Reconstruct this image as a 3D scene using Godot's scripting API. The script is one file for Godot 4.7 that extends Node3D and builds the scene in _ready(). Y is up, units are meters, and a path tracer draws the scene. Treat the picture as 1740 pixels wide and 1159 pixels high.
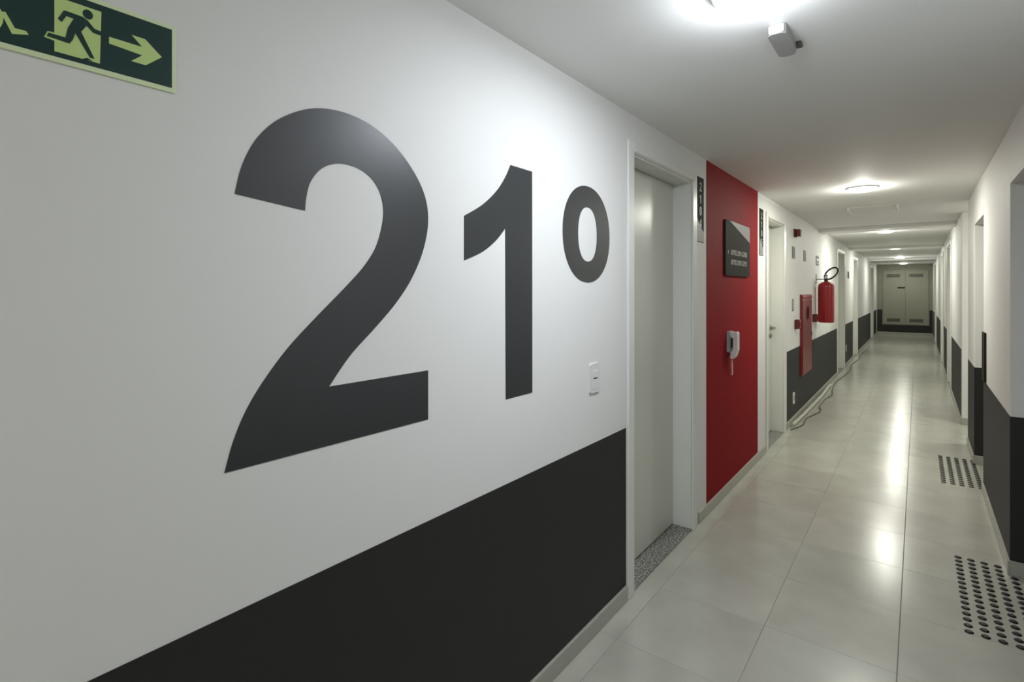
extends Node3D
# A long white apartment corridor: x is across (right), y up, -z along the corridor.
# F below is the distance along the corridor (F = -z), L the sideways position (L = x).

const LW := -1.041      # left wall surface
const RW := 0.358       # right wall surface
const CEIL := 2.21
const F0 := -4.0        # wall behind the camera
const F1 := 20.45       # end wall
const LAMPS := [-2.05, 1.49, 4.95, 8.70, 12.35, 15.96, 19.5]
const LAMP_L := -0.35
const SPILL := 0.11
const LAMP_ENERGY := 1.0

var mats := {}
var taken := {}

# ---------------------------------------------------------------- helpers
func mat(key: String, c: Color, rough := 0.6, metal := 0.0) -> StandardMaterial3D:
	if mats.has(key): return mats[key]
	var m := StandardMaterial3D.new()
	m.resource_name = key
	m.albedo_color = c
	m.roughness = rough
	m.metallic = metal
	mats[key] = m
	return m

func noise_tex(freq: float, seed_no: int, size := 512, ramp: Gradient = null, kind := FastNoiseLite.TYPE_SIMPLEX_SMOOTH) -> NoiseTexture2D:
	var n := FastNoiseLite.new()
	n.noise_type = kind
	n.frequency = freq
	n.seed = seed_no
	n.fractal_octaves = 4
	var t := NoiseTexture2D.new()
	t.width = size
	t.height = size
	t.seamless = true
	t.noise = n
	if ramp: t.color_ramp = ramp
	return t

func grad(offsets: Array, colors: Array) -> Gradient:
	var g := Gradient.new()
	g.offsets = PackedFloat32Array(offsets)
	g.colors = PackedColorArray(colors)
	return g

func numbered(called: String) -> String:
	var n: int = taken.get(called, 0)
	taken[called] = n + 1
	return called if n == 0 else "%s_%03d" % [called, n]

func st() -> SurfaceTool:
	var s := SurfaceTool.new()
	s.begin(Mesh.PRIMITIVE_TRIANGLES)
	return s

func tri(s: SurfaceTool, a: Vector3, b: Vector3, c: Vector3, n: Vector3, na = null, nb = null, nc = null) -> void:
	if (b - a).cross(c - a).dot(n) > 0.0:
		var t := b
		b = c
		c = t
		var q = nb
		nb = nc
		nc = q
	s.set_normal(n if na == null else na)
	s.add_vertex(a)
	s.set_normal(n if nb == null else nb)
	s.add_vertex(b)
	s.set_normal(n if nc == null else nc)
	s.add_vertex(c)

func quad(s: SurfaceTool, a: Vector3, b: Vector3, c: Vector3, d: Vector3, n: Vector3) -> void:
	tri(s, a, b, c, n)
	tri(s, a, c, d, n)

# a box with chamfered edges between two corners; bevel 0 gives plain faces
func box(s: SurfaceTool, p: Vector3, q: Vector3, bevel := 0.0) -> void:
	var lo := Vector3(minf(p.x, q.x), minf(p.y, q.y), minf(p.z, q.z))
	var hi := Vector3(maxf(p.x, q.x), maxf(p.y, q.y), maxf(p.z, q.z))
	var c := (lo + hi) * 0.5
	var h := (hi - lo) * 0.5
	var b := minf(bevel, minf(h.x, minf(h.y, h.z)) * 0.8)
	for ax in 3:
		var u := (ax + 1) % 3
		var v := (ax + 2) % 3
		for sg in [-1.0, 1.0]:
			var n := Vector3.ZERO
			n[ax] = sg
			var pts := []
			for k in [[-1, -1], [1, -1], [1, 1], [-1, 1]]:
				var o := Vector3.ZERO
				o[ax] = sg * h[ax]
				o[u] = k[0] * (h[u] - b)
				o[v] = k[1] * (h[v] - b)
				pts.append(c + o)
			quad(s, pts[0], pts[1], pts[2], pts[3], n)
		if b > 0.0:
			for su in [-1.0, 1.0]:
				for sv in [-1.0, 1.0]:
					var n := Vector3.ZERO
					n[u] = su
					n[v] = sv
					n = n.normalized()
					var e := []
					for k in [[-1, 0], [1, 0], [1, 1], [-1, 1]]:
						var o := Vector3.ZERO
						o[ax] = k[0] * (h[ax] - b)
						o[u] = su * (h[u] - (b if k[1] else 0.0))
						o[v] = sv * (h[v] - (0.0 if k[1] else b))
						e.append(c + o)
					quad(s, e[0], e[1], e[2], e[3], n)
	if b > 0.0:
		for sx in [-1.0, 1.0]:
			for sy in [-1.0, 1.0]:
				for sz in [-1.0, 1.0]:
					var g := Vector3(sx, sy, sz)
					tri(s, c + g * (h - Vector3(0, b, b)), c + g * (h - Vector3(b, 0, b)), c + g * (h - Vector3(b, b, 0)), g.normalized())

# an outline in the local x-y plane pushed out from z0 to z1
func slab(s: SurfaceTool, outline: PackedVector2Array, z0: float, z1: float) -> void:
	var idx := Geometry2D.triangulate_polygon(outline)
	for i in range(0, idx.size(), 3):
		var a := outline[idx[i]]
		var b := outline[idx[i + 1]]
		var c := outline[idx[i + 2]]
		tri(s, Vector3(a.x, a.y, z1), Vector3(b.x, b.y, z1), Vector3(c.x, c.y, z1), Vector3(0, 0, 1))
		tri(s, Vector3(a.x, a.y, z0), Vector3(b.x, b.y, z0), Vector3(c.x, c.y, z0), Vector3(0, 0, -1))
	rim(s, outline, z0, z1, not Geometry2D.is_polygon_clockwise(outline))

func rim(s: SurfaceTool, outline: PackedVector2Array, z0: float, z1: float, ccw: bool) -> void:
	for i in outline.size():
		var a := outline[i]
		var b := outline[(i + 1) % outline.size()]
		var d := b - a
		var n := Vector3(d.y, -d.x, 0).normalized() * (1.0 if ccw else -1.0)
		quad(s, Vector3(a.x, a.y, z0), Vector3(b.x, b.y, z0), Vector3(b.x, b.y, z1), Vector3(a.x, a.y, z1), n)

# a flat ring between two outlines with the same number of points
func ring(s: SurfaceTool, outer: PackedVector2Array, inner: PackedVector2Array, z0: float, z1: float) -> void:
	for i in outer.size():
		var j := (i + 1) % outer.size()
		for z in [[z1, 1.0], [z0, -1.0]]:
			quad(s, Vector3(outer[i].x, outer[i].y, z[0]), Vector3(outer[j].x, outer[j].y, z[0]), Vector3(inner[j].x, inner[j].y, z[0]), Vector3(inner[i].x, inner[i].y, z[0]), Vector3(0, 0, z[1]))
	rim(s, outer, z0, z1, true)
	rim(s, inner, z0, z1, false)

func oval(c: Vector2, r: Vector2, n := 40, power := 2.0) -> PackedVector2Array:
	var o := PackedVector2Array()
	for i in n:
		var a := TAU * i / n
		o.append(c + Vector2(signf(cos(a)) * pow(absf(cos(a)), 2.0 / power) * r.x, signf(sin(a)) * pow(absf(sin(a)), 2.0 / power) * r.y))
	return o

func rounded(lo: Vector2, hi: Vector2, r: float, n := 5) -> PackedVector2Array:
	var o := PackedVector2Array()
	for k in 4:
		var c := Vector2(hi.x - r if k in [0, 3] else lo.x + r, hi.y - r if k < 2 else lo.y + r)
		for i in n + 1:
			var a := PI / 2 * k + PI / 2 * i / n
			o.append(c + Vector2(cos(a), sin(a)) * r)
	return o

# runs of points joined into one outline; the inside of each run is a smooth curve, run ends are corners
func smooth(runs: Array, steps := 6) -> PackedVector2Array:
	var o := PackedVector2Array()
	for run in runs:
		var n: int = run.size()
		if n == 2:
			o.append(run[0])
			o.append(run[1])
			continue
		for i in n - 1:
			var p0: Vector2 = run[maxi(i - 1, 0)]
			var p1: Vector2 = run[i]
			var p2: Vector2 = run[i + 1]
			var p3: Vector2 = run[mini(i + 2, n - 1)]
			for k in steps:
				o.append(p1.cubic_interpolate(p2, p0, p3, float(k) / steps))
		o.append(run[n - 1])
	var clean := PackedVector2Array()
	for p in o:
		if clean.is_empty() or clean[clean.size() - 1].distance_to(p) > 0.0004: clean.append(p)
	if clean[0].distance_to(clean[clean.size() - 1]) < 0.0004: clean.remove_at(clean.size() - 1)
	return clean

# profile points (radius, height) turned round the local y axis through c
func lathe(s: SurfaceTool, profile: Array, c := Vector3.ZERO, n := 28, axis := Vector3.UP) -> void:
	var basis := Basis(Quaternion(Vector3.UP, axis)) if axis != Vector3.UP else Basis()
	for i in profile.size() - 1:
		var a: Vector2 = profile[i]
		var b: Vector2 = profile[i + 1]
		var d := b - a
		if d.length() < 1e-6: continue
		for k in n:
			var t0 := TAU * k / n
			var t1 := TAU * (k + 1) / n
			var r0 := Vector3(cos(t0), 0, sin(t0))
			var r1 := Vector3(cos(t1), 0, sin(t1))
			var n0 := (r0 * d.y + Vector3.UP * -d.x).normalized()
			var n1 := (r1 * d.y + Vector3.UP * -d.x).normalized()
			var p := [r0 * a.x + Vector3.UP * a.y, r1 * a.x + Vector3.UP * a.y, r1 * b.x + Vector3.UP * b.y, r0 * b.x + Vector3.UP * b.y]
			for j in 4: p[j] = c + basis * p[j]
			n0 = basis * n0
			n1 = basis * n1
			if a.x > 1e-6: tri(s, p[0], p[1], p[2], n0, n0, n1, n1)
			if b.x > 1e-6: tri(s, p[0], p[2], p[3], n0, n0, n1, n0)

func tube(s: SurfaceTool, pts: Array, r: float, n := 8, closed := false) -> void:
	var rings := []
	var count := pts.size()
	for i in count:
		var a: Vector3 = pts[(i - 1 + count) % count] if closed or i > 0 else pts[i]
		var b: Vector3 = pts[(i + 1) % count] if closed or i < count - 1 else pts[i]
		var d := (b - a).normalized()
		var u := d.cross(Vector3.UP if absf(d.y) < 0.9 else Vector3.RIGHT).normalized()
		var v := d.cross(u)
		var one := []
		for k in n:
			var t := TAU * k / n
			one.append([pts[i] + (u * cos(t) + v * sin(t)) * r, u * cos(t) + v * sin(t)])
		rings.append(one)
	for i in (count if closed else count - 1):
		var j := (i + 1) % count
		for k in n:
			var k2 := (k + 1) % n
			var p = rings[i][k]
			var q = rings[i][k2]
			var w = rings[j][k2]
			var x = rings[j][k]
			tri(s, p[0], q[0], w[0], (p[1] + w[1]).normalized(), p[1], q[1], w[1])
			tri(s, p[0], w[0], x[0], (p[1] + w[1]).normalized(), p[1], w[1], x[1])
	if not closed:
		for e in [[0, 1], [count - 1, count - 2]]:
			var d: Vector3 = (pts[e[0]] - pts[e[1]]).normalized()
			for k in n: tri(s, pts[e[0]], rings[e[0]][k][0], rings[e[0]][(k + 1) % n][0], d)

func curve(pts: Array, steps := 6) -> Array:
	var o := []
	for i in pts.size() - 1:
		for k in steps:
			o.append(pts[i].cubic_interpolate(pts[i + 1], pts[maxi(i - 1, 0)], pts[mini(i + 2, pts.size() - 1)], float(k) / steps))
	o.append(pts[-1])
	return o

func put(called: String, s: SurfaceTool, m: Material, parent: Node = self) -> MeshInstance3D:
	return put_mesh(called, s.commit(), m, parent)

func put_mesh(called: String, mesh: Mesh, m: Material, parent: Node = self) -> MeshInstance3D:
	var o := MeshInstance3D.new()
	o.name = numbered(called) if parent == self else called
	o.mesh = mesh
	o.material_override = m
	o.cast_shadow = GeometryInstance3D.SHADOW_CASTING_SETTING_ON
	parent.add_child(o, true)
	return o

func part(called: String, p: Vector3, q: Vector3, m: Material, parent: Node, bevel := 0.0) -> MeshInstance3D:
	var s := st()
	box(s, p, q, bevel)
	return put(called, s, m, parent)

func base(called: String, at: Vector3, turn := 0.0) -> Node3D:
	var o := Node3D.new()
	o.name = numbered(called)
	o.position = at
	o.rotation.y = turn
	add_child(o, true)
	return o

# a thing fixed to the left wall: local x runs along the corridor, y up, z out of the wall
func on_left(called: String, f: float, y: float) -> Node3D:
	return base(called, Vector3(LW, y, -f), PI / 2)

# a thing fixed to the right wall: local -x runs along the corridor, y up, z out of the wall
func on_right(called: String, f: float, y: float) -> Node3D:
	return base(called, Vector3(RW, y, -f), -PI / 2)

func tag(o: Node, label: String, category: String, group := "") -> void:
	o.set_meta("label", label)
	o.set_meta("category", category)
	if group: o.set_meta("group", group)

func structure(o: Node, label := "", category := "") -> Node:
	o.set_meta("kind", "structure")
	if label: o.set_meta("label", label)
	if category: o.set_meta("category", category)
	return o

func text(called: String, words: String, size: float, m: Material, parent: Node, at: Vector3, font_name := "Droid Sans", width := 1.0) -> MeshInstance3D:
	var f := SystemFont.new()
	f.font_names = PackedStringArray([font_name])
	f.font_weight = 700
	var t := TextMesh.new()
	t.text = words
	t.font = f
	t.font_size = 64
	t.pixel_size = size / 46.0      # the height of a capital
	t.depth = 0.0008
	t.curve_step = 2.0
	var o := put_mesh(called, t, m, parent)
	o.position = at
	o.scale.x = width
	return o

# world-space block: L, Y and F ranges
func block(s: SurfaceTool, l0: float, l1: float, y0: float, y1: float, f0: float, f1: float, bevel := 0.0) -> void:
	box(s, Vector3(l0, y0, -f0), Vector3(l1, y1, -f1), bevel)

func wall_piece(called: String, parent: Node, m: Material, l0: float, l1: float, y0: float, y1: float, f0: float, f1: float, bevel := 0.0) -> MeshInstance3D:
	var s := st()
	block(s, l0, l1, y0, y1, f0, f1, bevel)
	return put(called, s, m, parent)

# ---------------------------------------------------------------- scene
func _ready() -> void:
	set_view()
	make_materials()
	build_floor()
	build_ceiling()
	build_left_wall()
	build_right_wall()
	build_end_walls()
	build_doors()
	build_lamps()
	build_numerals()
	build_exit_sign()
	build_plates()
	build_red_wall_things()
	build_fire_things()
	build_sockets()
	build_studs()
	build_ceiling_things()
	build_cables()

func set_view() -> void:
	var cam := Camera3D.new()
	cam.name = "camera"
	cam.position = Vector3(0, 1.4, 0)
	cam.rotation.y = atan(690.0 / 885.0)
	cam.projection = Camera3D.PROJECTION_FRUSTUM
	cam.near = 0.05
	cam.far = 60.0
	cam.size = 1159.0 / 885.0 * 0.05
	cam.frustum_offset = Vector2(0, -86.5 / 885.0 * 0.05)
	add_child(cam)
	cam.current = true
	var env := Environment.new()
	env.background_mode = Environment.BG_COLOR
	env.background_color = Color(0.05, 0.05, 0.05)
	env.tonemap_mode = Environment.TONE_MAPPER_LINEAR
	env.tonemap_exposure = 1.7
	env.sdfgi_enabled = true
	env.ssao_enabled = true
	env.ssil_enabled = true
	var we := WorldEnvironment.new()
	we.name = "world_environment"
	we.environment = env
	add_child(we)

func make_materials() -> void:
	var w := mat("wall_white", Color(0.875, 0.873, 0.862), 0.62)
	w.heightmap_enabled = true
	w.heightmap_texture = noise_tex(0.02, 3, 512)
	w.heightmap_scale = 0.03
	w.uv1_triplanar = true
	w.uv1_world_triplanar = true
	w.uv1_scale = Vector3(1.5, 1.5, 1.5)
	mat("ceiling_white", Color(0.90, 0.90, 0.89), 0.7)
	var d := mat("wainscot_dark", Color(0.115, 0.115, 0.11), 0.6)
	d.heightmap_enabled = true
	d.heightmap_texture = noise_tex(0.06, 9, 512)
	d.heightmap_scale = 0.05
	d.uv1_triplanar = true
	d.uv1_world_triplanar = true
	d.uv1_scale = Vector3(2, 2, 2)
	mat("wall_red", Color(0.53, 0.03, 0.065), 0.7).metallic_specular = 0.25
	mat("frame_white", Color(0.87, 0.87, 0.85), 0.32)
	mat("leaf_white", Color(0.80, 0.805, 0.755), 0.3)
	mat("skirting", Color(0.66, 0.66, 0.615), 0.35)
	mat("grout", Color(0.50, 0.50, 0.46), 0.8)
	mat("end_dimmed", Color(0.56, 0.56, 0.505), 0.6)  # end wall darkened, the dimness of the far end is in this colour
	var tones := [Color(0.715, 0.713, 0.667), Color(0.722, 0.719, 0.674), Color(0.708, 0.707, 0.662), Color(0.718, 0.712, 0.667)]
	var cloud := noise_tex(0.006, 21, 512, grad([0.0, 1.0], [Color(0.93, 0.93, 0.93), Color(1, 1, 1)]))
	for i in 4:
		var t := mat("tile_%d" % i, tones[i], 0.215)
		t.metallic_specular = 0.45
		t.albedo_texture = cloud
		t.uv1_triplanar = true
		t.uv1_world_triplanar = true
		t.uv1_scale = Vector3(0.9, 0.9, 0.9)
		t.uv1_offset = Vector3(0.31 * i, 0.17 * i, 0.23 * i)
	var g := mat("granite", Color.WHITE, 0.3)
	g.albedo_texture = noise_tex(0.11, 5, 512, grad([0.0, 0.42, 0.5, 0.58, 1.0], [Color(0.12, 0.12, 0.11), Color(0.26, 0.26, 0.25), Color(0.5, 0.5, 0.48), Color(0.62, 0.62, 0.59), Color(0.8, 0.8, 0.77)]))
	g.uv1_triplanar = true
	g.uv1_world_triplanar = true
	g.uv1_scale = Vector3(1.5, 1.5, 1.5)
	mat("numeral", Color(0.2, 0.208, 0.212), 0.38)
	mat("plate_dark", Color(0.17, 0.17, 0.15), 0.7).metallic_specular = 0.2
	mat("plate_grey", Color(0.46, 0.45, 0.44), 0.5)
	mat("plate_letter", Color(0.62, 0.63, 0.60), 0.5)
	mat("sign_green", Color(0.05, 0.2, 0.185), 0.45)
	mat("sign_lime", Color(0.76, 0.85, 0.55), 0.5)
	mat("sign_pale", Color(0.85, 0.90, 0.73), 0.5)
	mat("plastic_white", Color(0.86, 0.86, 0.85), 0.35)
	mat("plastic_grey", Color(0.62, 0.62, 0.62), 0.45)
	mat("plastic_shadow", Color(0.08, 0.08, 0.09), 0.5)
	mat("steel", Color(0.62, 0.60, 0.55), 0.3, 0.9)
	mat("fire_red", Color(0.58, 0.045, 0.085), 0.3)
	mat("cabinet_red", Color(0.47, 0.10, 0.13), 0.32)
	mat("pane_dark", Color(0.10, 0.01, 0.015), 0.7).metallic_specular = 0.15
	mat("alarm_red", Color(0.32, 0.03, 0.05), 0.5)
	mat("rubber", Color(0.06, 0.06, 0.055), 0.5)
	mat("stud_black", Color(0.05, 0.048, 0.045), 0.4)
	mat("sign_grey", Color(0.31, 0.31, 0.275), 0.6)
	mat("vent_grey", Color(0.48, 0.48, 0.44), 0.5)
	mat("hatch_dimmed", Color(0.58, 0.58, 0.525), 0.5)  # hatch greyed as well, so its colour carries the dim light
	mat("cable_dark", Color(0.33, 0.32, 0.27), 0.6)
	mat("cable_pale", Color(0.70, 0.70, 0.64), 0.5)
	mat("cord_pale", Color(0.85, 0.72, 0.68), 0.5)

func build_floor() -> void:
	var fl := Node3D.new()
	fl.name = "floor"
	add_child(fl)
	structure(fl, "pale grey polished square floor tiles with thin joints", "floor")
	var s := st()
	block(s, -1.3, 2.3, -0.2, -0.012, F0 - 0.2, F1 + 0.2)
	# bedding mortar that shows in the joints
	block(s, -1.2, 2.2, -0.012, -0.0022, F0 - 0.1, F1 + 0.1)
	put("screed", s, mats.grout, fl)
	var px := 0.447
	var pf := 0.4545
	var rng := RandomNumberGenerator.new()
	rng.seed = 11
	var meshes := {}
	for row in range(-14, 46):
		var f0 := 2.363 + (row - 1) * pf
		if f0 > F1 + 0.1 or f0 + pf < F0: continue
		for col in range(-3, 5 if f0 > 5.8 and f0 < 7.2 else 3):
			var l0 := -0.0595 + col * px
			var l1 := minf(l0 + px, 2.12 if f0 > 5.8 and f0 < 7.2 else 0.93)
			l0 = maxf(l0, -1.145)
			if col == -3 and l0 + 0.05 > l1: continue
			var wide := 0.0006 if col != -1 else 0.0026    # one joint is wider and darker
			var key := "%.3f %.4f" % [l1 - l0, wide]
			if not meshes.has(key):
				var q := st()
				box(q, Vector3(-(l1 - l0) / 2 + 0.0006, -0.011, -pf / 2 + 0.0006), Vector3((l1 - l0) / 2 - wide, 0.0, pf / 2 - 0.0006), 0.0006)
				meshes[key] = q.commit()
			var o := put_mesh("floor_tile", meshes[key], mats["tile_%d" % rng.randi_range(0, 3)], fl)
			o.position = Vector3((l0 + l1) / 2, -0.0004, -f0 - pf / 2)
			# laid not quite level, so that each tile catches the lamps a little differently
			o.rotation_degrees = Vector3(rng.randf_range(-0.1, 0.1), 0, rng.randf_range(-0.1, 0.1))

func build_ceiling() -> void:
	var c := Node3D.new()
	c.name = "ceiling"
	add_child(c)
	structure(c, "flat white plastered corridor ceiling", "ceiling")
	wall_piece("ceiling_slab", c, mats.ceiling_white, -1.3, 2.3, CEIL, CEIL + 0.2, F0 - 0.2, F1 + 0.2)
	for b in [[7.95, 8.30], [11.85, 12.1], [16.7, 16.95]]:
		wall_piece("ceiling_beam", c, mats.ceiling_white, LW, RW, CEIL - 0.042, CEIL, b[0], b[1], 0.004)

# opening spans along the left wall: near and far edge of the clear opening, outer edges of the casing
const LEFT_DOORS := [[2.23, 3.04, 2.175, 3.10], [4.955, 5.655, 4.90, 5.73], [9.98, 10.95, 9.92, 11.02], [12.60, 13.48, 12.53, 13.56], [17.55, 18.50, 17.48, 18.58]]
const RIGHT_DOORS := [[9.28, 10.28, 9.21, 10.36], [11.93, 13.08, 11.86, 13.16], [16.53, 17.80, 16.46, 17.88]]
const DOOR_TOP := 2.037
const BAND := 0.778

func build_left_wall() -> void:
	var w := Node3D.new()
	w.name = "wall_left"
	add_child(w)
	structure(w, "long white corridor wall with dark painted lower band and one red panel", "wall")
	var at := F0 - 0.2
	for d in LEFT_DOORS:
		wall_piece("wall_segment", w, mats.wall_white, LW - 0.2, LW, 0.0, CEIL, at, d[0])
		wall_piece("door_header", w, mats.wall_white, LW - 0.2, LW, DOOR_TOP, CEIL, d[0], d[1])
		at = d[1]
	wall_piece("wall_segment", w, mats.wall_white, LW - 0.2, LW, 0.0, CEIL, at, F1 + 0.2)
	for b in [[F0, 2.17], [5.825, 9.915], [11.03, 12.52], [13.57, 17.47], [18.60, 20.05]]:
		wall_piece("painted_band", w, mats.wainscot_dark, LW - 0.001, LW + 0.0015, 0.07, BAND, b[0], b[1])
	var red := wall_piece("red_panel", w, mats.wall_red, LW - 0.001, LW + 0.002, 0.066, CEIL, 3.305, 4.618)
	red.set_meta("label", "red painted panel from skirting to ceiling")
	var sk := Node3D.new()
	sk.name = "baseboard_left"
	add_child(sk)
	structure(sk, "grey tile skirting along the left wall", "baseboard")
	for b in [[F0, 2.174], [3.15, 4.90], [5.73, 9.92], [11.02, 12.53], [13.56, 17.48], [18.58, F1]]:
		wall_piece("skirting_tile", sk, mats.skirting, LW, LW + 0.011, 0.0, 0.068, b[0], b[1], 0.0015)

func build_right_wall() -> void:
	var w := Node3D.new()
	w.name = "wall_right"
	add_child(w)
	structure(w, "white corridor wall on the right, broken by recesses, dark painted lower band", "wall")
	var far := RW + 0.55
	# piers between the recesses: near and far edge
	var recesses := [[2.35, 3.53, 1.926], [4.85, 5.60, 1.926], [6.27, 7.17, CEIL]]
	var at := F0 - 0.2
	for r in recesses:
		wall_piece("wall_pier", w, mats.wall_white, RW, far, 0.0, CEIL, at, r[0], 0.004)
		if r[2] < CEIL: wall_piece("recess_header", w, mats.wall_white, RW, far, r[2], CEIL, r[0], r[1])
		if r[2] < CEIL:
			wall_piece("recess_back", w, mats.wall_white, far, far + 0.15, 0.0, CEIL, r[0] - 0.05, r[1] + 0.05)
		else:    # a short side hall with a lamp of its own
			wall_piece("hall_side", w, mats.wall_white, far, 2.1, 0.0, CEIL, r[0] - 0.15, r[0])
			wall_piece("hall_side", w, mats.wall_white, far, 2.1, 0.0, CEIL, r[1], r[1] + 0.15)
			wall_piece("hall_end", w, mats.wall_white, 2.1, 2.25, 0.0, CEIL, r[0] - 0.15, r[1] + 0.15)
		at = r[1]
	for d in RIGHT_DOORS:
		wall_piece("wall_segment", w, mats.wall_white, RW, far, 0.0, CEIL, at, d[0], 0.003)
		wall_piece("door_header", w, mats.wall_white, RW, far, DOOR_TOP, CEIL, d[0], d[1])
		wall_piece("recess_back", w, mats.wall_white, RW + 0.25, far, 0.0, DOOR_TOP, d[0], d[1])
		at = d[1]
	wall_piece("wall_segment", w, mats.wall_white, RW, far, 0.0, CEIL, at, F1 + 0.2)
	for b in [[F0, 2.35], [3.53, 4.85], [5.60, 6.27], [7.20, 9.20], [10.37, 11.85], [13.17, 16.45], [17.89, 19.9]]:
		wall_piece("painted_band", w, mats.wainscot_dark, RW - 0.0015, RW + 0.001, 0.07, BAND, b[0], b[1])
	for f in [3.53, 5.60]:    # the recess sides that face the camera
		wall_piece("painted_band", w, mats.wainscot_dark, RW - 0.0015, far, 0.07, BAND, f - 0.0015, f + 0.001)
	for f in [2.35, 4.85]:
		wall_piece("painted_band", w, mats.wainscot_dark, RW - 0.0015, far, 0.07, BAND, f - 0.001, f + 0.0015)
	var sk := Node3D.new()
	sk.name = "baseboard_right"
	add_child(sk)
	structure(sk, "grey tile skirting along the right wall and round its recesses", "baseboard")
	for b in [[F0, 2.35], [3.52, 4.86], [5.59, 6.28], [7.16, 9.21], [10.36, 11.86], [13.16, 16.46], [17.88, F1]]:
		wall_piece("skirting_tile", sk, mats.skirting, RW - 0.011, RW, 0.0, 0.068, b[0], b[1], 0.0015)
	for f in [3.53, 5.60, 7.17]:
		wall_piece("skirting_tile", sk, mats.skirting, RW, far, 0.0, 0.068, f - 0.011, f, 0.0015)

func build_end_walls() -> void:
	var w := Node3D.new()
	w.name = "wall_end"
	add_child(w)
	structure(w, "far end wall of the corridor with dark painted lower band", "wall")
	wall_piece("wall_segment", w, mats.end_dimmed, LW - 0.2, 1.1, 0.0, CEIL, F1, F1 + 0.2)
	wall_piece("painted_band", w, mats.wainscot_dark, LW, RW, 0.075, 0.30, F1 - 0.0015, F1)
	wall_piece("painted_band", w, mats.wainscot_dark, LW, -0.905, 0.30, BAND, F1 - 0.0015, F1)
	wall_piece("painted_band", w, mats.wainscot_dark, 0.275, RW, 0.30, BAND, F1 - 0.0015, F1)
	var sk := wall_piece("baseboard_end", self, mats.skirting, LW + 0.012, RW - 0.012, 0.0, 0.07, F1 - 0.011, F1, 0.0015)
	structure(sk, "grey tile skirting along the end wall", "baseboard")
	var b := wall_piece("wall_back", self, mats.wall_white, LW - 0.2, 1.1, 0.0, CEIL, F0 - 0.2, F0)
	structure(b, "white wall at the near end of the corridor", "wall")
	# shaft hatch on the end wall
	var h := base("service_hatch", Vector3(-0.315, 0.30, -F1))
	tag(h, "wide pale double hatch with four grey louvres on the end wall", "hatch")
	part("hatch_frame", Vector3(-0.59, 0, 0), Vector3(0.59, 1.74, 0.012), mats.hatch_dimmed, h, 0.003)
	for k in 2:
		var x0 := -0.565 if k == 0 else 0.003
		part("hatch_door", Vector3(x0, 0.025, 0.012), Vector3(x0 + 0.562, 1.715, 0.026), mats.hatch_dimmed, h, 0.003)
		for y in [0.10, 1.50]:
			var v := part("vent", Vector3(x0 + 0.09, y, 0.026), Vector3(x0 + 0.44, y + 0.11, 0.029), mats.vent_grey, h)
			for i in 4:
				part("slat", Vector3(x0 + 0.10, y + 0.012 + 0.024 * i, 0.029), Vector3(x0 + 0.43, y + 0.024 + 0.024 * i, 0.035), mats.sign_grey, v, 0.001)
	var p := base("hatch_sign", Vector3(-0.416, 1.475, -F1 + 0.026))
	tag(p, "small dark horizontal sign across the pale double hatch at the corridor end", "sign")
	part("sign_plate", Vector3(-0.095, -0.022, 0), Vector3(0.095, 0.022, 0.004), mats.plate_dark, p, 0.001)

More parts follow.
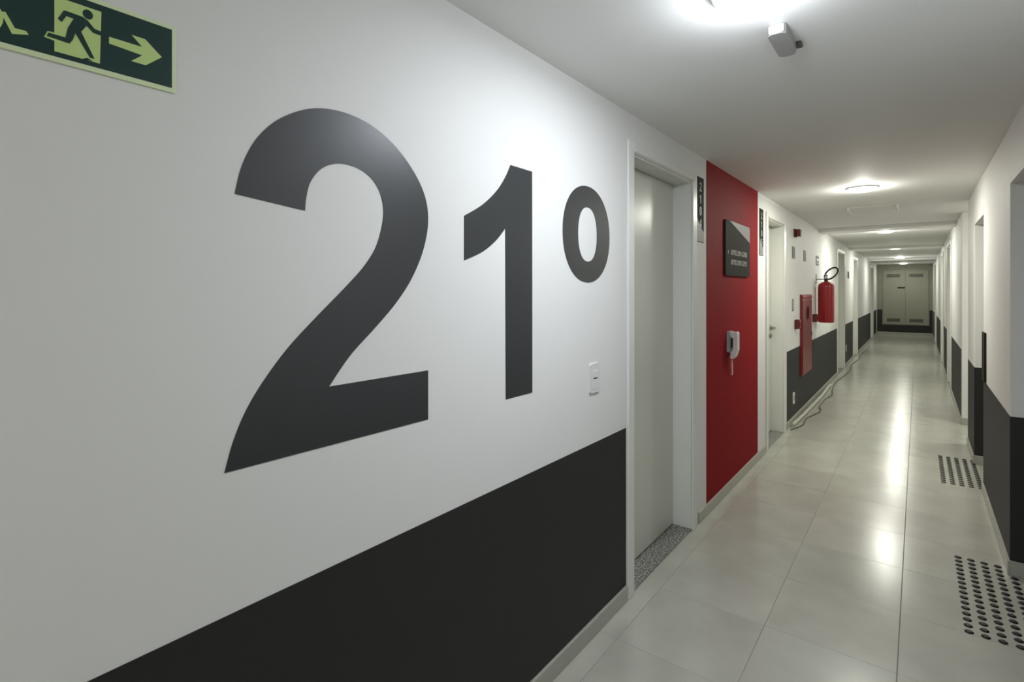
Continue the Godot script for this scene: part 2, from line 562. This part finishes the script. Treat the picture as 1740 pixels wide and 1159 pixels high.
func door(n: int, left: bool, d: Array, label: String, lever := 0) -> Node3D:
	var o: Node3D = on_left("door_%d" % n, d[0], 0.0) if left else on_right("door_%d" % n, d[0], 0.0)
	structure(o, label, "door")
	var k := 1.0 if left else -1.0
	var w: float = (d[1] - d[0]) * k
	var a: float = (d[2] - d[0]) * k
	var b: float = (d[3] - d[0]) * k
	var deep := -0.105
	part("casing", Vector3(a, 0, 0), Vector3(0.008 * k, DOOR_TOP + 0.047, 0.012), mats.frame_white, o, 0.003)
	part("casing", Vector3(w - 0.008 * k, 0, 0), Vector3(b, DOOR_TOP + 0.047, 0.012), mats.frame_white, o, 0.003)
	part("casing", Vector3(0.008 * k, DOOR_TOP - 0.006, 0), Vector3(w - 0.008 * k, DOOR_TOP + 0.047, 0.012), mats.frame_white, o, 0.003)
	# inner edge bead of the casing
	part("casing_bead", Vector3(0.0, DOOR_TOP - 0.002, 0.012), Vector3(w, DOOR_TOP + 0.012, 0.018), mats.frame_white, o, 0.003)
	part("jamb", Vector3(0, 0.012, -0.2), Vector3(0.014 * k, DOOR_TOP, 0.0), mats.frame_white, o, 0.001)
	part("jamb", Vector3(w - 0.014 * k, 0.012, -0.2), Vector3(w, DOOR_TOP, 0.0), mats.frame_white, o, 0.001)
	part("jamb", Vector3(0.014 * k, DOOR_TOP - 0.014, -0.2), Vector3(w - 0.014 * k, DOOR_TOP, 0.0), mats.frame_white, o, 0.001)
	part("leaf", Vector3(0.016 * k, 0.018, deep - 0.04), Vector3(w - 0.016 * k, DOOR_TOP - 0.016, deep), mats.leaf_white, o, 0.002)
	part("threshold", Vector3(0.0, -0.02, -0.2), Vector3(w, 0.012, 0.0), mats.granite, o, 0.002)
	if lever:
		var x: float = w - 0.06 * k if lever == 2 else 0.06 * k
		var s := st()
		lathe(s, [Vector2(0, 0.0), Vector2(0.026, 0.0), Vector2(0.026, 0.008), Vector2(0.01, 0.01), Vector2(0.01, 0.045), Vector2(0, 0.045)], Vector3(x, 1.03, deep), 18, Vector3(0, 0, 1))
		var back := -k if lever == 2 else k
		tube(s, curve([Vector3(x, 1.03, deep + 0.042), Vector3(x + 0.03 * back, 1.03, deep + 0.05), Vector3(x + 0.075 * back, 1.028, deep + 0.05), Vector3(x + 0.115 * back, 1.026, deep + 0.045)]), 0.008, 10)
		var hd := put("handle", s, mats.steel, o)
		var c := st()
		lathe(c, [Vector2(0, 0.0), Vector2(0.024, 0.0), Vector2(0.024, 0.007), Vector2(0.012, 0.009), Vector2(0.011, 0.016), Vector2(0, 0.016)], Vector3(x, 0.95, deep), 18, Vector3(0, 0, 1))
		put("lock", c, mats.steel, hd)
	return o

func build_doors() -> void:
	door(1, true, LEFT_DOORS[0], "nearest pale door in a white frame with speckled granite sill")
	door(2, true, LEFT_DOORS[1], "white door beyond the red panel with a lever handle", 2)
	for i in [2, 3, 4]: door(i + 1, true, LEFT_DOORS[i], ["", "", "white door just past the fire extinguisher", "white door second past the fire extinguisher", "last white door on the extinguisher side"][i])
	for i in 3: door(i + 6, false, RIGHT_DOORS[i], ["nearest framed white door on the right wall", "second framed white door on the right wall", "farthest framed white door on the right wall"][i])
	# doors at the back of the two near recesses
	for r in [[2.35, 3.53, 9, "white door at the back of the nearest right recess"], [4.85, 5.60, 10, "white door at the back of the second right recess"]]:
		var o := base("door_%d" % r[2], Vector3(RW + 0.55, 0, -(r[0] + r[1]) / 2), -PI / 2)
		structure(o, r[3], "door")
		var h: float = minf(0.42, (r[1] - r[0]) / 2 - 0.07)
		part("casing", Vector3(-h - 0.055, 0, 0), Vector3(-h, 1.90, 0.014), mats.frame_white, o, 0.003)
		part("casing", Vector3(h, 0, 0), Vector3(h + 0.055, 1.90, 0.014), mats.frame_white, o, 0.003)
		part("casing", Vector3(-h, 1.85, 0), Vector3(h, 1.90, 0.014), mats.frame_white, o, 0.003)
		part("leaf", Vector3(-h, 0.006, 0), Vector3(h, 1.85, 0.006), mats.leaf_white, o, 0.002)

func build_lamps() -> void:
	var labels := ["round ceiling lamp behind the camera position, lighting the near end of the corridor", "round white ceiling lamp nearest the camera, glowing bluish at the top edge", "round lit ceiling lamp level with the second door, before the hatch frame", "third round ceiling lamp, just behind the first shallow ceiling beam", "fourth round ceiling lamp, hidden behind the second shallow ceiling beam", "small bright far ceiling lamp, the upper of the two farthest", "farthest round ceiling lamp, just in front of the end wall"]
	var powers := [1.25, 0.77, 0.95, 0.95, 0.85, 0.8, 0.4]
	for i in LAMPS.size():
		lamp(LAMP_L, LAMPS[i], [Color(1.0, 1.0, 0.96), Color(0.94, 0.965, 1.0), Color(1.0, 1.0, 0.955)][mini(i, 2)], powers[i], labels[i])
	lamp(1.25, 6.72, Color(1.0, 1.0, 0.96), 0.6, "round ceiling lamp inside the short side hall on the right")

func lamp(l: float, f: float, c: Color, power: float, label: String) -> void:
	var o := base("ceiling_lamp", Vector3(l, CEIL, -f))
	tag(o, label, "lamp", "round ceiling lamps along the corridor")
	var s := st()
	lathe(s, [Vector2(0, 0), Vector2(0.104, 0.0), Vector2(0.104, -0.007), Vector2(0.101, -0.009), Vector2(0, -0.009)], Vector3.ZERO, 40)
	put("lamp_body", s, mats.plastic_white, o)
	var e := mat("lamp_glow_%.2f" % c.b, c, 0.5)
	e.emission_enabled = true
	e.emission = c
	e.emission_energy_multiplier = 5.0
	var g := st()
	lathe(g, [Vector2(0, -0.009), Vector2(0.101, -0.009), Vector2(0.098, -0.017), Vector2(0.085, -0.025), Vector2(0.06, -0.03), Vector2(0, -0.033)], Vector3.ZERO, 40)
	put("diffuser", g, e, o)
	var a := AreaLight3D.new()
	a.name = "lamp_light"
	a.light_color = c
	a.light_energy = LAMP_ENERGY * power
	a.area_size = Vector2(0.17, 0.17)
	a.area_normalize_energy = true
	a.shadow_enabled = true
	a.area_range = 14.0
	a.rotation.x = -PI / 2
	a.position.y = -0.036
	o.add_child(a, true)
	# the domed rim of the diffuser also throws light sideways and up
	var b := OmniLight3D.new()
	b.name = "lamp_spill"
	b.light_color = c
	b.light_energy = LAMP_ENERGY * power * SPILL
	b.light_size = 0.03
	b.shadow_enabled = true
	b.omni_range = 14.0
	b.omni_attenuation = 2.0
	b.position.y = -0.07
	o.add_child(b, true)

# ---------------------------------------------------------------- numerals on the near wall
func build_numerals() -> void:
	var two := on_left("wall_numeral", 0.445, 1.052)
	tag(two, "huge dark grey numeral 2 painted on the white near wall", "numeral", "large floor number 21º on the near wall")
	var o := smooth([
		[Vector2(0.000, 0.000), Vector2(0.016, 0.056), Vector2(0.041, 0.113), Vector2(0.078, 0.169), Vector2(0.131, 0.232), Vector2(0.197, 0.294), Vector2(0.265, 0.355), Vector2(0.317, 0.406), Vector2(0.354, 0.460), Vector2(0.373, 0.530), Vector2(0.366, 0.580), Vector2(0.341, 0.615), Vector2(0.299, 0.635), Vector2(0.247, 0.636), Vector2(0.205, 0.617), Vector2(0.178, 0.583), Vector2(0.168, 0.548), Vector2(0.165, 0.519)],
		[Vector2(0.019, 0.534), Vector2(0.034, 0.595), Vector2(0.065, 0.656), Vector2(0.116, 0.708), Vector2(0.189, 0.746), Vector2(0.274, 0.756), Vector2(0.359, 0.738), Vector2(0.438, 0.690), Vector2(0.501, 0.618), Vector2(0.522, 0.544), Vector2(0.507, 0.462), Vector2(0.466, 0.381), Vector2(0.411, 0.314), Vector2(0.349, 0.257), Vector2(0.278, 0.196), Vector2(0.223, 0.132)],
		[Vector2(0.522, 0.132), Vector2(0.522, 0.0)]])
	var s := st()
	slab(s, o, 0.0, 0.0012)
	put("numeral_face", s, mats.numeral, two)
	var one := on_left("wall_numeral", 1.105, 1.050)
	tag(one, "huge dark grey numeral 1 painted between the 2 and the ordinal ring", "numeral", "large floor number 21º on the near wall")
	o = smooth([
		[Vector2(0.003, 0.566), Vector2(0.084, 0.609), Vector2(0.151, 0.661), Vector2(0.195, 0.712), Vector2(0.221, 0.755)],
		[Vector2(0.341, 0.755), Vector2(0.342, 0.0)], [Vector2(0.197, 0.0), Vector2(0.194, 0.546)],
		[Vector2(0.193, 0.546), Vector2(0.148, 0.505), Vector2(0.084, 0.466), Vector2(0.003, 0.436)]])
	s = st()
	slab(s, o, 0.0, 0.0012)
	put("numeral_face", s, mats.numeral, one)
	var ring_o := on_left("ordinal_mark", 1.826, 1.430)
	tag(ring_o, "dark grey ordinal ring º painted after the 1, beside the door frame", "numeral", "large floor number 21º on the near wall")
	s = st()
	ring(s, oval(Vector2(0, 0.192), Vector2(0.186, 0.192), 56, 2.12), oval(Vector2(0, 0.192), Vector2(0.0745, 0.108), 56, 2.25), 0.0, 0.0012)
	put("numeral_face", s, mats.numeral, ring_o)

# ---------------------------------------------------------------- exit sign
func poly(a: Array) -> PackedVector2Array:
	var o := PackedVector2Array()
	for i in range(0, a.size(), 2): o.append(Vector2(a[i], a[i + 1]) * 0.001)
	return o

func print_piece(called: String, a: Array, z: float, m: Material, parent: Node) -> MeshInstance3D:
	var s := st()
	slab(s, poly(a), z - 0.0004, z)
	return put(called, s, m, parent)

func build_exit_sign() -> void:
	var o := on_left("exit_sign", 0.0, 1.748)
	tag(o, "dark green escape route sign with running figure and arrow, top corner of near wall", "sign")
	part("sign_plate", Vector3(-0.06, 0, 0), Vector3(0.361, 0.118, 0.003), mats.sign_pale, o, 0.0008)
	part("green_face", Vector3(-0.055, 0.0085, 0.0028), Vector3(0.3555, 0.111, 0.0034), mats.sign_green, o)
	var dw := print_piece("lit_doorway", [197, 16, 253, 16, 255, 100, 197, 100], 0.0039, mats.sign_lime, o)
	dw.set_meta("label", "lime doorway behind the running figure")
	print_piece("heel_outline", [185, 33.5, 189, 43.5, 199, 44.5, 199, 31.5], 0.0038, mats.sign_lime, o)
	var man := print_piece("running_figure", [201, 67, 208, 82.5, 212, 83, 222, 82.5, 231, 82, 237, 79, 246, 69, 256, 68, 256, 61.5, 244, 62, 236, 70, 229, 58, 246, 21, 240, 21, 222, 53, 219, 42, 215, 34, 188, 35.5, 190, 41.5, 210, 41.5, 213, 58, 220, 74.5, 211, 75, 205.5, 63.5], 0.0044, mats.sign_green, o)
	var s := st()
	slab(s, oval(Vector2(0.2375, 0.0885), Vector2(0.0065, 0.0075), 20), 0.004, 0.0044)
	put("head", s, mats.sign_green, man)
	print_piece("shadow_foot", [228, 14.5, 237, 19.5, 243, 17], 0.0044, mats.sign_green, man)
	print_piece("arrow", [265, 64, 311, 64, 296, 79, 315, 79, 340, 57, 316, 35, 295, 35, 311, 50, 265, 53], 0.0039, mats.sign_lime, o)
	var wc := print_piece("wheelchair_symbol", [96, 62, 100, 62, 102, 51, 136, 51, 143, 53, 153, 33.5, 165, 34, 168, 29.5, 150, 24, 141, 44, 108, 44, 96, 44], 0.0039, mats.sign_lime, o)
	var w := st()
	ring(w, oval(Vector2(0.115, 0.042), Vector2(0.026, 0.027), 28), oval(Vector2(0.115, 0.042), Vector2(0.020, 0.021), 28), 0.003, 0.0038)
	put("wheel", w, mats.sign_lime, wc)
	var hd := st()
	slab(hd, oval(Vector2(0.101, 0.092), Vector2(0.008, 0.009), 20), 0.0035, 0.0039)
	put("head", hd, mats.sign_lime, wc)
	print_piece("torso", [94, 80, 105, 80, 104, 48, 96, 48], 0.0039, mats.sign_lime, wc)

# ---------------------------------------------------------------- apartment number plates, red panel sign
func number_plate(o: Node3D, digits: String, k := 1.0) -> void:
	part("plate", Vector3(0, 0, 0), Vector3(0.13 * k, 0.392, 0.004), mats.plate_dark, o, 0.001)
	var s := st()
	slab(s, PackedVector2Array([Vector2(0.002 * k, 0.002), Vector2(0.128 * k, 0.002), Vector2(0.128 * k, 0.062), Vector2(0.045 * k, 0.105), Vector2(0.002 * k, 0.15)]), 0.003, 0.0046)
	put("grey_wedge", s, mats.plate_grey, o)
	for i in digits.length():
		text("digit", digits[i], 0.052, mats.plate_letter, o, Vector3(0.068 * k, 0.332 - i * 0.073, 0.0046))

func build_plates() -> void:
	var a := on_left("number_plate", 3.115, 1.690)
	tag(a, "tall dark apartment number plate 2104 with grey wedge, between first door and red panel", "sign", "tall dark apartment number plates")
	number_plate(a, "2104")
	var b := on_left("number_plate", 4.675, 1.690)
	tag(b, "tall dark apartment number plate 2105, between red panel and second door", "sign", "tall dark apartment number plates")
	number_plate(b, "2105")
	var c := on_left("number_plate", 11.55, 1.62)
	tag(c, "tiny dark number plate on the pillar beyond the extinguisher, between two far doors", "sign", "tall dark apartment number plates")
	part("plate", Vector3(0, 0, 0), Vector3(0.22, 0.13, 0.004), mats.plate_dark, c, 0.001)
	# black plate at the edge of the right wall, just above the dark band
	var r := on_right("edge_plate", 4.66, 0.785)
	tag(r, "narrow upright black plate on the right wall, just above the dark band", "plate")
	part("plate", Vector3(0, 0, 0), Vector3(-0.165, 0.33, 0.012), mats.plate_dark, r, 0.003)
	part("backing", Vector3(-0.01, 0.01, -0.001), Vector3(-0.155, 0.32, 0.003), mats.plastic_shadow, r)

func build_red_wall_things() -> void:
	var o := on_left("direction_sign", 3.665, 1.50)
	tag(o, "dark wall sign with grey corner and two text lines on the red panel", "sign")
	var s := st()
	slab(s, rounded(Vector2(0, 0), Vector2(0.635, 0.382), 0.018), 0.0, 0.016)
	put("sign_board", s, mats.plate_dark, o)
	s = st()
	slab(s, PackedVector2Array([Vector2(0.09, 0.380), Vector2(0.617, 0.380), Vector2(0.633, 0.364), Vector2(0.633, 0.262), Vector2(0.5, 0.29)]), 0.0155, 0.0168)
	put("grey_corner", s, mats.plate_grey, o)
	text("text_line", "APTOS 2101 A 2106", 0.036, mats.plate_letter, o, Vector3(0.335, 0.163, 0.0166), "Droid Sans", 0.95)
	text("text_line", "APTOS 2107 A 2112", 0.036, mats.plate_letter, o, Vector3(0.335, 0.095, 0.0166), "Droid Sans", 0.95)
	s = st()
	slab(s, PackedVector2Array([Vector2(0.045, 0.163), Vector2(0.07, 0.18), Vector2(0.07, 0.146)]), 0.0155, 0.0168)
	put("arrow", s, mats.plate_grey, o)
	# intercom handset
	var i := on_left("intercom_phone", 3.735, 0.925)
	tag(i, "white wall intercom handset hanging on the red panel", "intercom")
	s = st()
	slab(s, rounded(Vector2(0, 0.045), Vector2(0.098, 0.19), 0.012), 0.0, 0.022)
	put("wall_cradle", s, mats.plastic_grey, i)
	var side := PackedVector2Array([Vector2(0.022, 0.185), Vector2(0.060, 0.187), Vector2(0.064, 0.175), Vector2(0.064, 0.06), Vector2(0.050, 0.018), Vector2(0.034, 0.0), Vector2(0.018, 0.006), Vector2(0.022, 0.045), Vector2(0.038, 0.065), Vector2(0.038, 0.145), Vector2(0.022, 0.15)])
	s = st()
	slab(s, side, -0.03, 0.03)
	var hs := put("handset", s, mats.plastic_white, i)
	hs.rotation.y = -PI / 2
	hs.position = Vector3(0.055, 0.0, 0.0)
	s = st()
	box(s, Vector3(0.03, 0.075, 0.022), Vector3(0.08, 0.14, 0.026), 0.001)
	put("hook_recess", s, mats.plastic_shadow, i)
	s = st()
	var pts := []
	for k in 90:
		var t := k / 89.0
		pts.append(Vector3(0.052 + 0.012 * t + 0.005 * cos(k * 0.9), 0.01 - 0.125 * t, 0.02 + 0.005 * sin(k * 0.9)))
	tube(s, pts, 0.0035, 6)
	put("coiled_cord", s, mats.cord_pale, i)

func build_fire_things() -> void:
	# hose cabinet
	var o := on_left("hose_cabinet", 6.56, 0.435)
	tag(o, "tall red fire hose cabinet with a small round window, over the dark band", "cabinet")
	part("cabinet_body", Vector3(0, 0, -0.001), Vector3(0.665, 0.915, 0.02), mats.cabinet_red, o, 0.003)
	part("cabinet_door", Vector3(0.02, 0.02, 0.02), Vector3(0.645, 0.855, 0.027), mats.cabinet_red, o, 0.002)
	part("top_rail", Vector3(0.015, 0.868, 0.02), Vector3(0.65, 0.90, 0.03), mats.fire_red, o, 0.003)
	var s := st()
	lathe(s, [Vector2(0, 0), Vector2(0.082, 0), Vector2(0.082, 0.002), Vector2(0, 0.002)], Vector3(0.33, 0.70, 0.0265), 32, Vector3(0, 0, 1))
	put("window_pane", s, mats.pane_dark, o)
	s = st()
	lathe(s, [Vector2(0.08, 0.0), Vector2(0.094, 0.0), Vector2(0.094, 0.006), Vector2(0.08, 0.006), Vector2(0.08, 0)], Vector3(0.33, 0.70, 0.0265), 32, Vector3(0, 0, 1))
	put("window_rim", s, mats.cabinet_red, o)
	part("door_latch", Vector3(0.6, 0.42, 0.027), Vector3(0.625, 0.47, 0.036), mats.steel, o, 0.002)
	# call points
	for d in [[6.235, 0.985, "red square call point left of the hose cabinet"], [7.43, 1.0, "red square call point between hose cabinet and extinguisher"]]:
		var c := on_left("call_point", d[0], d[1])
		tag(c, d[2], "call point", "red call points by the hose cabinet")
		part("box", Vector3(0, 0, 0), Vector3(0.10, 0.098, 0.045), mats.alarm_red, c, 0.005)
		part("front_plate", Vector3(0.012, 0.012, 0.045), Vector3(0.088, 0.086, 0.05), mats.fire_red, c, 0.003)
		part("button_frame", Vector3(0.03, 0.03, 0.05), Vector3(0.07, 0.068, 0.053), mats.alarm_red, c, 0.002)
	# alarm sounder
	var a := on_left("alarm_sounder", 6.19, 1.965)
	tag(a, "dark red alarm sounder box high on the wall before the far doors", "alarm")
	part("sounder_base", Vector3(0, 0, 0), Vector3(0.11, 0.085, 0.02), mats.alarm_red, a, 0.003)
	part("sounder_body", Vector3(0.006, 0.006, 0.02), Vector3(0.104, 0.079, 0.062), mats.alarm_red, a, 0.008)
	for k in 3: part("grille_slot", Vector3(0.02, 0.02 + 0.02 * k, 0.0615), Vector3(0.09, 0.027 + 0.02 * k, 0.0635), mats.plastic_shadow, a)
	# little square safety signs
	for d in [[6.10, 1.735, "small grey square wall sign nearest the second door, under the alarm sounder"], [6.79, 1.735, "small grey square wall sign, middle one of the row above the hose cabinet"]]:
		var g := on_left("safety_sign", d[0], d[1])
		tag(g, d[2], "sign", "small grey safety signs above the fire equipment")
		part("plate", Vector3(0, 0, 0), Vector3(0.16, 0.125, 0.003), mats.sign_grey, g, 0.0008)
		part("border", Vector3(0.01, 0.01, 0.003), Vector3(0.15, 0.115, 0.0034), mats.vent_grey, g)
		part("pictogram", Vector3(0.016, 0.014, 0.0034), Vector3(0.144, 0.111, 0.0038), mats.sign_grey, g)
	var e := on_left("safety_sign", 7.70, 1.72)
	tag(e, "small grey square wall sign with pale middle, above the fire extinguisher", "sign", "small grey safety signs above the fire equipment")
	part("plate", Vector3(0, 0, 0), Vector3(0.25, 0.125, 0.003), mats.sign_grey, e, 0.0008)
	part("pale_band", Vector3(0.06, 0.066, 0.003), Vector3(0.245, 0.09, 0.0036), mats.plastic_white, e)
	part("lower_mark", Vector3(0.02, 0.015, 0.003), Vector3(0.23, 0.055, 0.0036), mats.vent_grey, e)
	var n := on_left("instruction_plate", 6.10, 1.18)
	tag(n, "thin light grey plate on the wall above the left red call point", "sign")
	part("plate", Vector3(0, 0, 0), Vector3(0.10, 0.125, 0.003), mats.vent_grey, n, 0.0008)
	part("printed_field", Vector3(0.01, 0.012, 0.003), Vector3(0.09, 0.112, 0.0034), mats.plastic_grey, n)
	# extinguisher: hangs on a bracket, cylinder axis 0.11 m off the wall
	var x := on_left("fire_extinguisher", 7.73, 0.985)
	tag(x, "red fire extinguisher with black hose loop hung on the wall past the hose cabinet", "fire extinguisher")
	var c0 := Vector3(0, 0, 0.112)
	s = st()
	lathe(s, [Vector2(0, 0.006), Vector2(0.07, 0.0), Vector2(0.086, 0.004), Vector2(0.091, 0.016), Vector2(0.091, 0.455), Vector2(0.088, 0.475), Vector2(0.078, 0.495), Vector2(0.055, 0.512), Vector2(0.028, 0.522), Vector2(0.020, 0.53), Vector2(0, 0.53)], c0, 36)
	put("cylinder", s, mats.fire_red, x)
	s = st()
	lathe(s, [Vector2(0.022, 0.525), Vector2(0.022, 0.56), Vector2(0.014, 0.565), Vector2(0.014, 0.60), Vector2(0, 0.602)], c0, 20)
	box(s, Vector3(-0.012, 0.565, 0.10), Vector3(0.06, 0.59, 0.124), 0.003)
	var v := put("valve", s, mats.rubber, x)
	s = st()
	tube(s, curve([c0 + Vector3(-0.02, 0.598, 0), c0 + Vector3(0.02, 0.606, 0), c0 + Vector3(0.06, 0.612, 0.0), c0 + Vector3(0.10, 0.604, 0)]), 0.007, 8)
	tube(s, curve([c0 + Vector3(0.0, 0.577, 0), c0 + Vector3(0.05, 0.577, 0), c0 + Vector3(0.095, 0.565, 0)]), 0.006, 8)
	put("lever", s, mats.rubber, v)
	s = st()
	lathe(s, [Vector2(0, 0), Vector2(0.016, 0), Vector2(0.016, 0.012), Vector2(0, 0.013)], c0 + Vector3(-0.012, 0.578, 0), 16, Vector3(-1, 0, 0))
	put("gauge", s, mats.plastic_white, v)
	# the hose springs up in a tilted loop
	s = st()
	var loop := []
	for k in 33:
		var t := TAU * k / 32.0 - 2.6
		var r := Vector2(cos(t) * 0.105, sin(t) * 0.055)
		var q := r.rotated(0.62)
		loop.append(c0 + Vector3(0.06 + q.x * 0.5, 0.628 + q.y, 0.05 + q.x * 0.75))
	tube(s, loop, 0.0105, 8)
	put("hose", s, mats.rubber, x)
	# label wrapped on the cylinder, facing out along the corridor
	s = st()
	for k in 12:
		var t0 := -0.5 + 1.7 * k / 12.0
		var t1 := -0.5 + 1.7 * (k + 1) / 12.0
		var p0 := Vector3(sin(t0) * 0.0916, 0, cos(t0) * 0.0916)
		var p1 := Vector3(sin(t1) * 0.0916, 0, cos(t1) * 0.0916)
		quad(s, c0 + p0 + Vector3(0, 0.16, 0), c0 + p1 + Vector3(0, 0.16, 0), c0 + p1 + Vector3(0, 0.335, 0), c0 + p0 + Vector3(0, 0.335, 0), (p0 + p1).normalized())
	put("paper_label", s, mat("label_red", Color(0.66, 0.22, 0.26), 0.4), x)
	s = st()
	box(s, Vector3(-0.03, 0.50, 0), Vector3(0.03, 0.62, 0.006), 0.002)
	box(s, Vector3(-0.008, 0.548, 0.0), Vector3(0.008, 0.562, 0.10), 0.002)
	put("wall_bracket", s, mats.plastic_grey, x)

func build_sockets() -> void:
	var o := on_left("switch_plate", 1.838, 0.985)
	tag(o, "white light switch plate below the ordinal ring, above the dark band", "switch")
	var s := st()
	slab(s, rounded(Vector2(0, 0), Vector2(0.076, 0.118), 0.008), 0.0, 0.008)
	put("plate", s, mats.plastic_white, o)
	part("socket_insert", Vector3(0.018, 0.014, 0.008), Vector3(0.058, 0.054, 0.0095), mats.plastic_white, o, 0.001)
	part("rocker", Vector3(0.022, 0.06, 0.008), Vector3(0.054, 0.09, 0.012), mats.plastic_white, o, 0.002)
	part("slot", Vector3(0.024, 0.0555, 0.0078), Vector3(0.054, 0.0595, 0.0088), mats.plastic_shadow, o)
	for d in [[6.13, 0.2, "white socket plate low on the dark band by the second door"], [11.22, 0.28, "tiny white socket plate on the dark band past the extinguisher"]]:
		var k := on_left("wall_socket", d[0], d[1])
		tag(k, d[2], "socket", "white sockets in the dark band")
		s = st()
		slab(s, rounded(Vector2(0, 0), Vector2(0.082, 0.118), 0.008), 0.0, 0.009)
		put("plate", s, mats.plastic_white, k)
		part("socket_insert", Vector3(0.02, 0.036, 0.009), Vector3(0.062, 0.082, 0.011), mats.plastic_grey, k, 0.001)

# black tactile studs on the floor before the two near recesses
func build_studs() -> void:
	var s := st()
	lathe(s, [Vector2(0, 0.0), Vector2(0.0155, 0.0), Vector2(0.0155, 0.0012), Vector2(0.0105, 0.005), Vector2(0.0, 0.0052)], Vector3.ZERO, 14)
	var m := s.commit()
	for d in [[0.165, 2.833, "nearer strip of black tactile floor studs by the nearest recess"], [0.147, 4.925, "farther strip of black tactile floor studs by the second recess"]]:
		var o := base("tactile_strip", Vector3(d[0], 0.0, -d[1]))
		tag(o, d[2], "tactile strip", "tactile stud strips")
		for r in 16:
			for c in 5:
				var k := put_mesh("stud", m, mats.stud_black, o)
				k.position = Vector3(c * 0.0508, 0.0, -r * 0.0504)

func build_ceiling_things() -> void:
	var o := base("emergency_light", Vector3(-0.34, CEIL, -1.835))
	tag(o, "small white emergency light block on the ceiling beside the nearest lamp", "light fitting")
	var s := st()
	var side := rounded(Vector2(-0.026, -0.095), Vector2(0.026, 0.095), 0.02)
	slab(s, side, 0.0, 0.032)
	var body := put("housing", s, mats.plastic_grey, o)  # grey stands in for the shaded underside of the white block
	body.rotation.x = PI / 2
	part("mount_foot", Vector3(0.024, -0.014, -0.100), Vector3(0.042, 0.0, -0.07), mats.sign_grey, o, 0.002)
	part("lit_end", Vector3(-0.021, -0.029, 0.092), Vector3(0.021, -0.005, 0.098), mats.plastic_white, o, 0.004)  # paler end piece, imitates the face lit by the nearest lamp
	# shallow frame of a ceiling hatch
	var h := base("ceiling_hatch", Vector3(-0.35, CEIL, -6.28))
	tag(h, "thin white raised hatch frame on the ceiling between second and third lamp", "hatch")
	part("panel", Vector3(-0.188, -0.003, -0.188), Vector3(0.188, 0, 0.188), mats.ceiling_white, h, 0.001)
	for x in [-0.2, 0.19]: part("frame_side", Vector3(x, -0.034, -0.2), Vector3(x + 0.012, 0, 0.2), mats.ceiling_white, h, 0.002)
	for z in [-0.196, 0.19]: part("frame_end", Vector3(-0.19, -0.005, z), Vector3(0.19, 0, z + 0.006), mats.ceiling_white, h, 0.001)

func build_cables() -> void:
	var s := st()
	var pts := []
	for p in [[5.95, -1.012], [6.5, -1.0], [7.1, -0.995], [7.7, -0.99], [8.3, -1.0], [8.8, -1.008]]:
		pts.append(Vector3(p[1], 0.0205, -p[0]))
	tube(s, curve(pts), 0.02, 10)
	var o := put("conduit", s, mats.cable_pale)
	tag(o, "pale flexible conduit lying on the floor against the left skirting", "conduit")
	s = st()
	pts = []
	for p in [[5.82, -1.0], [6.1, -0.94], [6.45, -0.955], [6.9, -0.885], [7.2, -0.93], [7.7, -0.935], [8.05, -0.9], [8.5, -0.945], [9.2, -0.985], [10.0, -0.95], [10.8, -0.93], [11.6, -0.985], [12.6, -0.94], [13.4, -0.98], [14.5, -0.95]]:
		pts.append(Vector3(p[1], 0.0065, -p[0]))
	tube(s, curve(pts), 0.006, 8)
	o = put("loose_cable", s, mats.cable_dark)
	tag(o, "thin dark cable lying in waves on the floor along the left wall", "cable")
